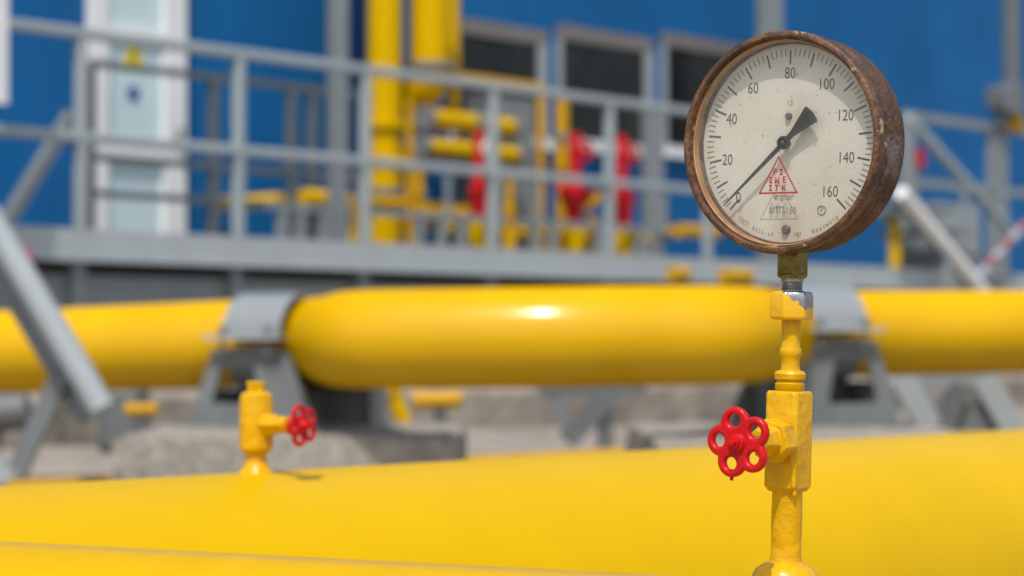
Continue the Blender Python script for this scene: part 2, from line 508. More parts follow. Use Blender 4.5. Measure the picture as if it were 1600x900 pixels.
# door
t0 = TW - 0.07
dz0, dz1 = zdeck + 0.02, 3.95
sA, sB = Sx(143, t0), Sx(291, t0)
df = MB(); fw = 0.15
df.pbox(sA, sA + fw, t0, TW - .002, dz0, dz1); df.pbox(sB - fw * 1.35, sB, t0, TW - .002, dz0, dz1)
zc = Zx(220, 243, t0)
df.pbox(sA + fw, sB - fw * 1.35, t0, TW - .002, dz1 - 0.12, dz1)
df.pbox(sA + fw, sB - fw * 1.35, t0, TW - .002, zc - 0.06, zc + 0.06)
df.pbox(sA + fw, sB - fw * 1.35, t0, TW - .002, dz0, dz0 + 0.08)
zc2 = Zx(220, 53, t0)
df.pbox(sA + fw, sB - fw * 1.35, t0, TW - .002, zc2 - 0.035, zc2 + 0.035)
door = df.build('door', M['white'], bl)
dp = MB(); dp.pbox(sA + fw + .004, sB - fw * 1.35 - .004, TW - 0.03, TW - 0.004, dz0 + .01, dz1 - .01)
dp.build('door_panel', M['frosted'], door)
hd = MB(); zh = Zx(270, 215, t0)
hd.bar(P(sB - .10, t0 - .05, zh - .07), P(sB - .10, t0 - .05, zh + .07), .025)
hd.pbox(sB - .115, sB - .085, t0 - .04, t0, zh - .02, zh + .02)
hd.build('handle', M['grey_mid'], door)
# warning plates on the door
sc_ = Sx(208, TW - .035)
zt = Zx(208, 87, TW - .035)
tri = MB()
tri.add([P(sc_ - .125, TW - .033, zt - .10), P(sc_ + .125, TW - .033, zt - .10), P(sc_, TW - .033, zt + .13),
         P(sc_ - .125, TW - .037, zt - .10), P(sc_ + .125, TW - .037, zt - .10), P(sc_, TW - .037, zt + .13)],
        [(0, 1, 2), (5, 4, 3), (0, 3, 4, 1), (1, 4, 5, 2), (2, 5, 3, 0)])
tri.build('warning_triangle', M['sign_yellow'], door)
bo = MB(); bo.bar(P(sc_ + .015, TW - .040, zt + .05), P(sc_ - .012, TW - .040, zt), .016, .004); bo.bar(P(sc_ - .012, TW - .040, zt), P(sc_ + .012, TW - .040, zt - .05), .016, .004)
bo.build('bolt_mark', M['ink'], door)
zb = Zx(209, 146, TW - .035)
bs = MB(); bs.flange(P(sc_, TW - .036, zb), N, .055, .006); bs.build('round_sign', M['sign_blue'], door)
# windows
def window(x0, x1, ytop, ybot):
    t = TW - 0.045
    s0, s1 = Sx(x0, t), Sx(x1, t)
    z1 = Zx((x0 + x1) / 2, ytop, t); z0 = Zx((x0 + x1) / 2, ybot, t)
    b_ = 0.10
    p = MB(); p.pbox(s0 + .022, s1 - .132, TW - 0.03, TW - .004, z0 + b_, z1 - .132)
    fo = p.build('window', M['glass_dark'], bl)
    MB().pbox(s0 - .02, s0 + .02, t, TW - .002, z0 + b_, z1 - .13).build('jamb', M['rail'], fo)
    MB().pbox(s1 - 0.13, s1, t, TW - .002, z0 + b_, z1 - .13).build('jamb', M['grey_light'], fo)
    h_ = MB(); h_.pbox(s0 - .02, s1, t, TW - .002, z1 - .128, z1); h_.build('lintel', M['shaded_tan'], fo)  # top of the frame, its shade put into a darker tan
    p.build('pane', M['glass_dark'], fo)
    q = MB(); q.pbox(s0 - .05, s1 + .05, t - .05, TW - .002, z0, z0 + b_ - .002)
    q.build('sill', M['white'], fo)
window(716, 857, 37, 228)
window(877, 1022, 49, 240)
window(1041, 1180, 61, 252)
# base plinth of the building
pl = MB(); pl.pbox(-8, 34, TW - .05, TW - .002, 0, 0.5); pl.build('plinth', M['concrete'], bl)

# ------------------------------------------------------------------ walkway
SEND = 15.5
wk = thing('walkway', 'long raised grey steel walkway in front of the blue building', 'walkway', P(0, 0, 0))
zb0, zb1 = Zx(0, 404, 0), Zx(0, 352, 0)
e = MB(); e.pbox(-3.5, SEND, -0.04, 0.0, zb0, zb1); e.pbox(-3.5, SEND, -0.07, -0.041, zb0, zb0 + .02)
e.build('edge_beam', M['beam'], wk)
d = MB(); d.pbox(-3.5, SEND, 0.002, TW - .06, zdeck - .04, zdeck); d.build('deck', M['grey'], wk)
b2 = MB(); b2.pbox(-3.5, SEND, 1.1, 1.2, 0.60, zdeck - .042); b2.build('inner_beam', M['grey_mid'], wk)
b3 = MB(); b3.pbox(-3.5, SEND, 0.06, 0.10, 0.66, 0.92); b3.build('lower_beam', M['grey'], wk)
PITCHS = 1.235
posts = [-1.9, -0.66, 0.57, 1.80, 2.92, 4.19, 5.50, 6.73]
for s in posts:
    l = MB(); l.pbox(s - .045, s + .045, 0.004, 0.058, 0, zdeck - .042); l.build('leg', M['grey'], wk)
    l = MB(); l.pbox(s + .5, s + .58, 1.3, 1.38, 0, zdeck - .042); l.build('leg', M['grey_mid'], wk)
for s in (posts[1], posts[3], posts[5]):
    l = MB(); l.bar(P(s, .19, .05), P(s + 1.1, .19, zdeck - .06), .05); l.build('brace', M['grey_mid'], wk)

kb = MB(); kb.pbox(-5, 20, -.75, -.35, -.05, .27)  # added sunlit strip, covers the dark ground under the deck
tag(kb.build('added_kerb', M['concrete_dusty'], None, bevel=.05), 'added dusty concrete strip brightening the foot of the walkway', 'kerb', kind='structure')
# front guard railing
fr = thing('guard_railing', 'pale grey steel guard railing along the front edge of the walkway', 'railing', P(0, 0, zb1))
ztop = (Zx(0, 46, 0) + Zx(1050, 163, 0)) / 2
zmid = (Zx(0, 207, 0) + Zx(1050, 291, 0)) / 2
zlow = (Zx(600, 320, 0.0))
send_ = posts[-1]
for z, nm in ((ztop, 'top_rail'), (zmid, 'middle_rail')):
    r_ = MB(); r_.pbox(-3.3 if nm != 'x' else 0, send_ + .035, -.030, .030, z - .030, z + .030); r_.build(nm, M['rail'], fr, bevel=.012)
for s in posts:
    q = MB(); q.pbox(s - .031, s + .031, -.032, .032, zb1 + .001, ztop - .031); q.build('post', M['rail'], fr, bevel=.01)
# rear guard railing
rr = thing('guard_railing', 'thinner dark grey railing behind, in front of the pale door', 'railing', P(0, 1.35, zdeck))
TR = 1.35
s0r, s1r = Sx(142, TR), Sx(556, TR)
zr = Zx(300, 117, TR)
hz = [(zr, 'top_rail'), (Zx(360, 262, TR), 'middle_rail'), (Zx(400, 318, TR), 'lower_rail')]
for z, nm in hz:
    a = MB(); a.pbox(s0r, s1r, TR - .022, TR + .022, z - .024, z + .024); a.build(nm, M['rail_dark'], rr)
for px in (140, 333, 455, 488):
    s = Sx(px, TR)
    a = MB(); a.pbox(s - .028, s + .028, TR - .03, TR + .03, zdeck, zr - .025); a.build('post', M['rail_dark'], rr)
# second low rail seen before the riser pipes
lr = MB(); s0, s1 = Sx(420, 1.0), Sx(1040, 1.0)
lr.pbox(s0, s1, .98, 1.02, Zx(640, 335, 1.0) - .025, Zx(640, 335, 1.0) + .025)
lo = thing('guard_railing', 'low grey knee rail between the railing and the red valves', 'railing', P(0, 1.0, zdeck))
lr.build('rail', M['grey'], lo)
lq = MB(); lq.pbox(Sx(560, 1.0), Sx(1040, 1.0), .985, 1.015, Zx(700, 262, 1.0) - .018, Zx(700, 262, 1.0) + .018); lq.build('upper_rail', M['rail_dark'], lo)
for px in (562, 700, 838, 1038):
    s = Sx(px, 1.0); MB().pbox(s - .018, s + .018, .982, 1.018, Zx(640, 335, 1.0) + .026, Zx(700, 262, 1.0) - .019).build('stub_post', M['grey'], lo)
for px in (440, 470, 505, 655, 690, 720, 835, 862, 935, 1000):
    s = Sx(px, 1.0); a = MB(); a.pbox(s - .03, s + .03, .97, 1.03, zdeck, Zx(640, 335, 1.0) - .026); a.build('post', M['grey'], lo)
# leaning brace on the left
lb = MB(); lb.bar(on(8, 350, 1.0), on(112, 178, 1.0), .085, .07)
br = thing('diagonal_brace', 'leaning dark grey steel brace left of the pale door', 'brace', P(Sx(20, 1.0), 1.0, zdeck))
lb.build('bar', M['grey_mid'], br)
lf = MB(); c_ = on(8, 350, 1.0); lf.pbox(Sx(8, 1.0) - .1, Sx(8, 1.0) + .1, .92, 1.08, zdeck, zdeck + .03); lf.build('foot_plate', M['grey_mid'], br)

# steel columns
def column(px, wpx_, t, y0, y1, m, label, depth=.05):
    s0, s1 = Sx(px - wpx_ / 2, t), Sx(px + wpx_ / 2, t)
    z0 = zdeck if y1 is None else Zx(px, y1, t)
    z1 = Zx(px, y0, t)
    o = thing('steel_column', label, 'column', P((s0 + s1) / 2, t, z0), group='grey columns on the walkway')
    c = MB(); c.pbox(s0, s1, t, t + .012, z0 + .02, z1); c.pbox(s0, s1, t + depth - .012, t + depth, z0 + .02, z1)
    c.pbox((s0 + s1) / 2 - .01, (s0 + s1) / 2 + .01, t + .0121, t + depth - .0121, z0 + .02, z1)
    c.build('shaft', m, o)
    f = MB(); f.pbox(s0 - .05, s1 + .05, t - .05, t + depth + .05, z0, z0 + .02); f.build('base_plate', m, o)
column(532, 24, 0.45, -60, None, M['grey'], 'tall grey column left of the yellow riser pipes')
column(1024, 28, 1.5, 170, None, M['grey'], 'pale grey column right of the second red valve')
column(823, 24, 1.7, 170, None, M['grey'], 'short grey column between two window openings behind the yellow valve')
column(1207, 34, 1.7, -60, None, M['grey'], 'tall grey column rising behind the top of the gauge')
column(1585, 20, 0.7, -60, 150, M['grey_mid'], 'grey pole above the floodlight at far right')

# ------------------------------------------------------------------ yellow pipework on the walkway
def vpipe(px, wid, t, y0, y1, label, foot='elbow', m='pipe_yellow', flg=(), head=None):
    c = on(px, (y0 + max(y1, 0)) / 2, t)
    r = wid / 2 / FPX * c.y
    z0, z1 = Zx(px, y1, t), Zx(px, y0, t)
    s = (c - F0).dot(U)
    o = thing('riser_pipe', label, 'pipe', P(s, t, zdeck), group='yellow riser pipes on the walkway')
    a = MB()
    pts = [P(s, t, z1)] + [P(s, t, z1 + (z0 + r - z1) * k / 4) for k in range(1, 5)]
    if foot == 'back':
        for k in range(1, 7):
            an = math.pi / 2 * k / 6
            pts.append(P(s, t + r * 1.2 * (1 - math.cos(an)), z0 + r - r * 1.2 * math.sin(an)))
        pts.append(P(s, TW - .01, z0 + r - r * 1.2))
    elif foot == 'down':
        pts.append(P(s, t, zdeck))
    a.sweep(pts, r, 24); a.build('tube', M[m], o)
    for fy in flg:
        f = MB(); f.flange(P(s, t, Zx(px, fy, t)), (0, 0, 1), r * 1.32, .05); f.build('flange', M['grey_mid'] if fy % 2 else M[m], o)
    return o
vpipe(601, 54, 1.75, -60, 365, 'tall thick yellow riser pipe, leftmost of the tall ones, standing on the deck', 'down', flg=(196, 246, 301))
vpipe(672, 62, 1.65, -60, 140, 'tall thick yellow riser pipe bending back into the wall above the valves', 'back', flg=(105,))
vpipe(708, 20, 1.85, -60, 175, 'slim yellow pipe right behind the two thick riser pipes', 'back')
vpipe(845, 13, 1.5, 150, 372, 'thin yellow pipe in front of a window, left of the big red valve', 'down', 'pipe_dull', flg=(210,))
vpipe(878, 21, 1.45, 145, 300, 'short yellow pipe ending just beside the big red valve', 'down', 'pipe_dull', flg=(215, 260))
def hpipe(x0, x1, py, wid, t, label, m='pipe_yellow', ends=True):
    a0, a1 = on(x0, py, t), on((x0 + x1) / 2, py, t)
    z = a1.z; s0, s1 = Sx(x0, t), Sx(x1, t); r = wid / 2 / FPX * a1.y
    o = thing('branch_pipe', label, 'pipe', P(s0, t, z), group='short yellow branch pipes')
    b = MB(); b.sweep([P(s0, t, z), P(s1, t, z)], r, 20); b.build('tube', M[m], o)
    if ends:
        for s in (s0, s0 + (s1 - s0) * .55, s1):
            f = MB(); f.flange(P(s, t, z), U, r * 1.3, .05); f.build('flange', M['grey_mid'], o)
    e = MB(); e.sweep([P((s0 + s1) / 2 - .1, t, z), P((s0 + s1) / 2 - .1, TW - .06, z)], r * .8, 16); e.build('wall_branch', M[m], o)
hpipe(664, 800, 192, 30, 1.5, 'upper yellow branch pipe of the two beside the riser pipes')
hpipe(658, 806, 236, 28, 1.45, 'lower yellow branch pipe of the two beside the riser pipes')
hpipe(700, 850, 127, 12, 1.8, 'slim yellow branch pipe running below the first window', 'pipe_dull', False)
hpipe(645, 735, 338, 46, 1.6, 'fat short yellow pipe low behind the railing', 'pipe_dull', False)
hpipe(470, 540, 312, 30, 1.3, 'stubby yellow pipe low left of the riser pipes', 'pipe_yellow', False)
hpipe(560, 640, 318, 22, 1.35, 'stubby yellow pipe crossing the foot of the thick riser', 'pipe_dull', False)
hpipe(1060, 1120, 362, 22, 1.2, 'short yellow pipe low behind the gauge rim', 'pipe_dull', False)

vpipe(655, 15, 1.2, 268, 380, 'slim yellow upright between the thick riser and the slim red valve', 'down', 'pipe_dull', flg=(300,))
vpipe(926, 18, 1.3, 338, 380, 'short yellow upright between the bulky and the last red valve', 'down', 'pipe_dull')
vpipe(640, 12, 1.25, 155, 380, 'thin ochre pipe in front of the gap between the two thick risers', 'down', 'pipe_dull', flg=(166, 232))
hpipe(690, 1010, 366, 18, 1.35, 'long low ochre pipe behind the feet of the red valves', 'pipe_dull', False)
hpipe(660, 730, 262, 16, 1.5, 'grey stub pipe just under the two yellow branch pipes', 'grey_mid', False)
def gatevalve(px, t, ytop, ybot, wid, label, wheel=True, body='red_far', lower='pipe_yellow', bulk=1.0):
    c = on(px, (ytop + ybot) / 2, t); s = Sx(px, t); u = 1 / FPX * c.y
    Z = lambda y: Zx(px, y, t)
    h = ybot - ytop
    o = thing('gate_valve', label, 'valve', P(s, t, zdeck), group='valves standing on the walkway')
    a = MB(); r = wid / 2 * u
    a.lathe([(0, 0), (r * .62, 0), (r * .62, Z(ytop) - Z(ytop + h * .42)), (0, Z(ytop) - Z(ytop + h * .42))], P(s, t, Z(ytop + h * .42)), (0, 0, 1), 18)
    a.build('stem_cover', M[body], o)
    b = MB(); zb_ = Z(ybot - h * .17); zt_ = Z(ytop + h * .42)
    hh = zt_ - zb_
    b.lathe([(0, 0), (r * .85, 0), (r * 1.0, hh * .22), (r * 1.05 * bulk, hh * .58), (r * 1.1 * bulk, hh * .60), (r * 1.1 * bulk, hh * .74), (r * .8, hh * .80), (r * .75, hh), (0, hh)], P(s, t, zb_), (0, 0, 1), 20)
    if bulk > 1.2:
        b.sweep([P(s - r * 2.6, t - .02, zb_ + hh * .78), P(s - r * 1.2, t - .03, zb_ + hh * .50), P(s + r * .6, t - .02, zb_ + hh * .22)], [r * .5, r * .8, r * .6], 18)
    b.build('bonnet', M[body], o)
    l = MB(); l.lathe([(0, 0), (r * .8, 0), (r * 1.1, (zb_ - zdeck) * .5), (r * 1.1, (zb_ - zdeck) * .9), (r * .9, zb_ - zdeck), (0, zb_ - zdeck)], P(s, t, zdeck), (0, 0, 1), 20)
    l.build('body', M[lower], o)
    if wheel:
        wv = MB(); zc_ = Z(ytop + h * .17); cc = P(s + r * .2, t - r * 1.3, zc_)
        pts = [cc + U * math.cos(k * math.pi / 10) * r * .9 + Vector((0, 0, 1)) * math.sin(k * math.pi / 10) * r * .9 for k in range(21)]
        wv.sweep(pts, r * .2, 8, cap=False)
        wv.bar(cc - U * r * .9, cc + U * r * .9, r * .2); wv.bar(cc - Vector((0, 0, r * .9)), cc + Vector((0, 0, r * .9)), r * .2)
        wv.bar(cc, P(s + r * .2, t, zc_), r * .25)
        wv.build('hand_wheel', M['white'] if wheel == 'white' else M[body], o)
    return o
gatevalve(748, 1.1, 205, 374, 27, 'slim red valve with a pale wheel, nearest to the riser pipes', 'white')
gatevalve(899, 1.15, 208, 376, 30, 'bulky red valve with a yellow foot, biggest of the red valves', True, bulk=1.65)
gatevalve(972, 1.1, 212, 384, 28, 'red valve with a yellow foot, beside the pale grey column', True, bulk=1.35)
gatevalve(796, 1.0, 268, 380, 20, 'small all yellow valve between two red valves', None, 'pipe_dull', 'pipe_dull')
gatevalve(556, .9, 318, 368, 20, 'tiny yellow valve just left of the thick riser foot', None, 'pipe_dull', 'pipe_yellow')
lv = thing('lever_handle', 'short yellow lever sticking out right of the bulky red valve', 'lever', P(Sx(922, 1.1), 1.1, Zx(922, 320, 1.1)))
a = MB(); a.sweep([on(906, 330, 1.1), on(930, 312, 1.05), on(938, 300, 1.02)], [.04, .05, .035], 12); a.build('grip', M['pipe_dull'], lv)
a = MB(); a.flange(on(906, 330, 1.1), U, .05, .04); a.build('hub', M['grey_mid'], lv)
ep = thing('electric_panel', 'dark panel with grey door standing behind the branch pipes', 'panel', P(Sx(560, 2.0), 2.0, zdeck))
a = MB(); a.pbox(Sx(548, 2.05), Sx(570, 2.05), 2.05, 2.2, zdeck, 3.9); a.build('cabinet', M['dark_blue'], ep)
a = MB(); a.pbox(Sx(550, 2.03), Sx(568, 2.03), 2.03, 2.048, zdeck + .2, 2.2); a.build('door', M['dark_blue'], ep)
ss = thing('small_cabinet', 'low dark grey box on the deck under the second window', 'cabinet', P(Sx(800, 2.0), 1.95, zdeck))
a = MB(); a.pbox(Sx(745, 1.95), Sx(835, 1.95), 1.95, 2.2, zdeck, Zx(790, 150, 1.95)); a.build('box', M['grey_mid'], ss)
a = MB(); a.pbox(Sx(752, 1.94), Sx(828, 1.94), 1.93, 1.948, zdeck + .15, Zx(790, 160, 1.95)); a.build('lid', M['grey'], ss)

# left edge board
wb = thing('white_board', 'white board on a thin post cut off at the left edge', 'board', P(Sx(-20, -.4), -.4, 0))
a = MB(); a.pbox(Sx(-70, -.4), Sx(8, -.4), -.42, -.38, Zx(0, 162, -.4), 3.2); a.build('panel', M['white'], wb)
a = MB(); a.bar(P(Sx(-30, -.4), -.35, 0), P(Sx(-30, -.4), -.35, 3.2), .06); a.build('post', M['grey'], wb)

# ------------------------------------------------------------------ stairs and gear at the right
st = thing('stair_flight', 'steel stair going down to the right of the gauge', 'stairs', P(Sx(1420, -.3), -.3, 0))
def dbar(mb, p0, p1, t, w_, h_=None): mb.bar(on(*p0, t), on(*p1, t), w_, h_); return mb
dbar(MB(), (1418, 183), (1590, 372), -.15, .075).build('handrail', M['grey_light'], st, bevel=.015)
dbar(MB(), (1400, 300), (1640, 560), -.2, .09, .16).build('stringer', M['grey_mid'], st)
dbar(MB(), (1380, 330), (1600, 560), .75, .05, .15).build('stringer', M['grey_dark'], st)
for k in range(7):
    a = on(1412 + 32 * k, 330 + 35 * k, .28); s = (a - F0).dot(U)
    MB().pbox(s - .13, s + .13, -.14, .72, a.z - .02, a.z + .02).build('tread', M['grey_mid'], st)
for px, y0, y1 in ((1424, 190, 345), (1508, 282, 430)):
    MB().bar(on(px, y0, -.17), on(px, y1, -.17), .05).build('post', M['grey'], st)
wt = thing('handrail', 'bright pale tube rail slanting down beside the gauge', 'handrail', on(1535, 470, -2.5))
a = MB(); a.sweep([on(1408, 300, -2.5), on(1541, 460, -2.5), on(1545, 520, -2.5)], .045, 18); a.build('tube', M['white'], wt)
q_ = on(1545, 520, -2.5)
a = MB(); a.bar((q_.x, q_.y, 0), q_, .09); a.build('post', M['grey'], wt)
q_ = on(1480, 386, -2.5); a = MB(); a.bar((q_.x, q_.y, 0), (q_.x, q_.y, q_.z - .05), .05); a.build('post', M['grey'], wt)
# landing rail
la = thing('guard_railing', 'pale grey railing of the stair landing at far right', 'railing', P(Sx(1500, .6), .6, zdeck))
for y in (192, 292):
    z = Zx(1500, y, .6); MB().pbox(Sx(1412, .6), Sx(1720, .6), .57, .63, z - .04, z + .04).build('rail', M['grey'], la)
for px in (1416, 1551, 1640):
    s = Sx(px, .6); MB().pbox(s - .055, s + .055, .56, .64, zdeck, Zx(1500, 192, .6) - .041).build('post', M['grey'], la)
fl = thing('floodlight', 'dark grey floodlight with a yellow housing at the right edge', 'lamp', on(1572, 200, .5))
c_ = on(1572, 158, .5)
ls, lz = Sx(1572, .5), c_.z
a = MB(); a.pbox(ls - .20, ls + .16, .40, .62, lz - .10, lz + .13); a.build('lamp_head', M['grey_dark'], fl, bevel=.03)
a = MB(); a.pbox(ls - .24, ls + .12, .36, .398, lz - .13, lz + .16); a.build('visor', M['grey_mid'], fl, bevel=.012)
a = MB(); a.pbox(ls + .02, ls + .26, .42, .58, lz - .30, lz - .105); a.build('yellow_housing', M['pipe_dull'], fl, bevel=.02)
a = MB(); a.pbox(ls - .12, ls - .04, .44, .56, lz - .26, lz - .105); a.build('bracket', M['grey_mid'], fl, bevel=.01)
a = MB(); a.bar(on(1568, 190, .52), (on(1568, 190, .52).x, on(1568, 190, .52).y, zdeck), .06); a.build('post', M['grey'], fl)
cb = thing('junction_cabinet', 'pale grey green cabinet below the landing at right', 'cabinet', P(Sx(1500, .2), .2, 0))
a = MB(); a.pbox(Sx(1474, .2), Sx(1532, .2), .2, .5, zdeck, Zx(1500, 318, .2)); a.build('body', M['grey'], cb, bevel=.01)
a = MB(); a.pbox(Sx(1478, .18), Sx(1528, .18), .18, .198, zdeck + .05, Zx(1500, 324, .2)); a.build('door', M['grey_light'], cb)
rb = thing('alarm_box', 'small red alarm box seen just right of the gauge rim', 'alarm', on(1430, 245, 1.4))
a = MB(); a.pbox(Sx(1420, 1.4), Sx(1440, 1.4), 1.36, 1.44, Zx(1430, 262, 1.4), Zx(1430, 232, 1.4)); a.build('box', M['red_far'], rb)
a = MB(); a.bar(on(1430, 262, 1.42), (on(1430, 262, 1.42).x, on(1430, 262, 1.42).y, zdeck), .05); a.build('post', M['grey'], rb)
ys = thing('hydrant_post', 'yellow post standing right of the gauge bottom', 'post', on(1398, 400, .4))
a = MB(); a.sweep([P(Sx(1398, .4), .4, zdeck), on(1398, 344, .4), on(1396, 338, .4)], [.055, .055, .03], 16); a.build('shaft', M['pipe_yellow'], ys)
a = MB(); a.flange(on(1398, 372, .4), (0, 0, 1), .075, .03); a.build('collar', M['pipe_dull'], ys)
sp = thing('striped_bar', 'slanting red and white striped bar at the right edge', 'barrier', on(1540, 420, -.6))
p0, p1 = on(1528, 432, -.6), on(1606, 345, -.6)
for k in range(6):
    a = MB(); a.bar(p0.lerp(p1, k / 6), p0.lerp(p1, (k + .97) / 6), .075, .02); a.build('stripe', M['faded_red' if k % 2 else 'rail'], sp)
a = MB(); a.bar((p0.x, p0.y, 0), p0, .05); a.build('post', M['grey_dark'], sp)
# grey boxes beneath the deck at right and yellow fittings
for (px, py, wd, t, lab) in ((1060, 428, 30, -.3, 'yellow pipe end poking out under the deck left of the gauge stem'), (1150, 432, 58, -.3, 'wider yellow pipe end under the deck left of the gauge stem')):
    c_ = on(px, py, t); u = c_.y / FPX
    o = thing('pipe_end', lab, 'pipe', c_)
    a = MB(); a.sweep([c_ - U * wd * u * .6, c_ + U * wd * u * .6], 12 * u, 16); a.build('tube', M['pipe_dull'], o)
    a = MB(); a.bar((c_.x, c_.y, 0), (c_.x, c_.y, c_.z - 11 * u), .05); a.build('stand', M['grey_dark'], o)

# ------------------------------------------------------------------ main looped pipe, its supports and pads
path = [(-500, 566, 9.9), (-150, 555, 9.4), (100, 547, 9.05), (290, 540, 8.83), (440, 534, 8.72), (497, 533, 8.62), (528, 532, 8.34), (538, 531, 7.96), (572, 530, 7.68), (690, 529, 7.585), (870, 527, 7.53), (1010, 525, 7.58), (1125, 524, 7.66),
        (1178, 523, 7.92), (1190, 523, 8.32), (1219, 523, 8.62), (1270, 522, 8.76), (1400, 521, 8.95), (1620, 518, 9.2), (2000, 514, 9.8)]
mp_ = MB(); mp_.sweep(spline([at(*p) for p in path], 10), 0.157, 48)
o_ = mp_.build('looped_pipe', M['pipe_gloss'], None, off=at(870, 600, 7.45))
tag(o_, 'long glossy yellow pipe with a bulging middle held by two grey clamps', 'pipe')

def support(px, depth, yaw, label, pipe_z, base_z, flip=1):
    c = at(px, 540, depth)
    o = thing('pipe_support', label, 'pipe support', (c.x, c.y, base_z), (0, 0, yaw), 'grey clamp supports under the looped pipe')
    H = pipe_z - base_z
    def frame(y, th):
        outer = [(-.24, 0), (-.150, H - .040), (.150, H - .040), (.27, 0)]
        hole = [(-.150, .07), (-.112, H - .085), (.02, H - .085), (.045, .07)]
        if flip < 0: outer = [(-x, z) for x, z in outer]; hole = [(-x, z) for x, z in hole]
        me = curve_mesh([outer, hole], th / 2, 0.0)
        return MB().me(me, Matrix.Translation((0, y, 0)) @ Matrix.Rotation(R(90), 4, 'X'))
    frame(-.17, .016).build('front_frame', M['support'], o, local=True)
    frame(.17, .016).build('rear_frame', M['support'], o, local=True)
    MB().box(-.29, .29, -.22, .22, -.012, 0.0).build('base_plate', M['support'], o, local=True)
    for y0_, y1_ in ((-.205, -.162), (.162, .205)):
        MB().box(-.14, .14, y0_, y1_, H - .044, H - .028).build('saddle_plate', M['support'], o, local=True)
    sb = MB(); n = 20; r0, r1 = .158, .172           # lower saddle under the pipe
    def arc(mb, a0, a1, x0, x1):
        vs = []; 
        for k in range(n + 1):
            a = a0 + (a1 - a0) * k / n
            for x, r in ((x0, r0), (x1, r0), (x1, r1), (x0, r1)):
                vs.append((x, r * math.cos(a), H + r * math.sin(a)))
        fs = []
        for k in range(n):
            for j in range(4):
                fs.append((k * 4 + j, k * 4 + (j + 1) % 4, k * 4 + 4 + (j + 1) % 4, k * 4 + 4 + j))
        fs += [(0, 1, 2, 3), (n * 4 + 3, n * 4 + 2, n * 4 + 1, n * 4)]
        return mb.add(vs, fs)
    arc(sb, R(188), R(352), -.10, .10).build('saddle', M['support'], o, local=True)
    for x in (-.155, .155): MB().box(x - .008, x + .008, -.16, .16, 0, H - .17).build('gusset', M['support'], o, local=True)
    MB().box(-.147, .147, .05, .065, 0, H - .175).build('web_plate', M['grey_dark'], o, local=True)  # coloured darker than the frames for the shadow inside the opening
    cl = arc(MB(), R(6), R(174), -.115, .115).build('clamp', M['grey'], o, local=True)
    for y0_, y1_ in ((-.235, -.1725), (.1725, .235)):
        MB().box(-.15, .15, y0_, y1_, H + .008, H + .022).build('clamp_flange', M['rail'], o, local=True)
    
    for x in (-.09, .09):
        for y in (-.205, .205):
            b = MB(); b.lathe([(0, -.06), (.009, -.06), (.009, .03), (.016, .03), (.016, .045), (0, .045)], (x, y, H + .008), (0, 0, 1), 6)
            b.build('bolt', M['grey_mid'], o, local=True)
    return o
PADZ = 0.235
zp1 = at(432, 534, 8.72).z; zp2 = at(1270, 522, 8.76).z
support(428, 8.60, R(-24), 'grey clamp support with the dark opening, behind the small valve', zp1 + .0, PADZ + .012)
support(1276, 8.68, R(20), 'grey clamp support partly hidden by the gauge stem', zp2, PADZ + .012, -1)

def pad(px0, px1, y0, y1, z1, label, yaw=0, seed=1):
    random.seed(seed)
    a, b = at(px0, 600, (y0 + y1) / 2).x, at(px1, 600, (y0 + y1) / 2).x
    nx, ny = 26, 14
    o = MB(); vs = {}
    def pt(i, j, k, K=6):
        x = a + (b - a) * i / nx; y = y0 + (y1 - y0) * j / ny; z = z1 * k / K - .06 * (1 - k / K)
        edge = (i in (0, nx)) or (j in (0, ny)) or k == K
        amp = .010
        if k == K and (i in (0, nx) or j in (0, ny)): z -= random.uniform(.002, .016)
        return (x + random.uniform(-amp, amp), y + random.uniform(-amp, amp), z + random.uniform(-.006, .004) * (k > 0))
    K = 6
    grid = {}
    for i in range(nx + 1):
        for j in range(ny + 1):
            for k in range(K + 1):
                if i in (0, nx) or j in (0, ny) or k == K:
                    grid[i, j, k] = len(o.v); o.v.append(Vector(pt(i, j, k)))
    for i in range(nx):
        for j in range(ny):
            o.f.append((grid[i, j, K], grid[i + 1, j, K], grid[i + 1, j + 1, K], grid[i, j + 1, K]))
    for k in range(K):
        for i in range(nx):
            for j in (0, ny): o.f.append((grid[i, j, k], grid[i + 1, j, k], grid[i + 1, j, k + 1], grid[i, j, k + 1]))
        for j in range(ny):
            for i in (0, nx): o.f.append((grid[i, j, k], grid[i, j + 1, k], grid[i, j + 1, k + 1], grid[i, j, k + 1]))
    ob = o.build('concrete_pad', M['concrete'], None, off=Vector(((a + b) / 2, (y0 + y1) / 2, 0)), angle=28)
    return tag(ob, label, 'concrete pad', 'rough concrete pads')
pad(226, 722, 7.7, 9.0, PADZ, 'rough concrete pad under the left clamp support', seed=3)
pad(1000, 1500, 7.2, 9.2, PADZ, 'rough concrete pad under the right clamp support', seed=5)

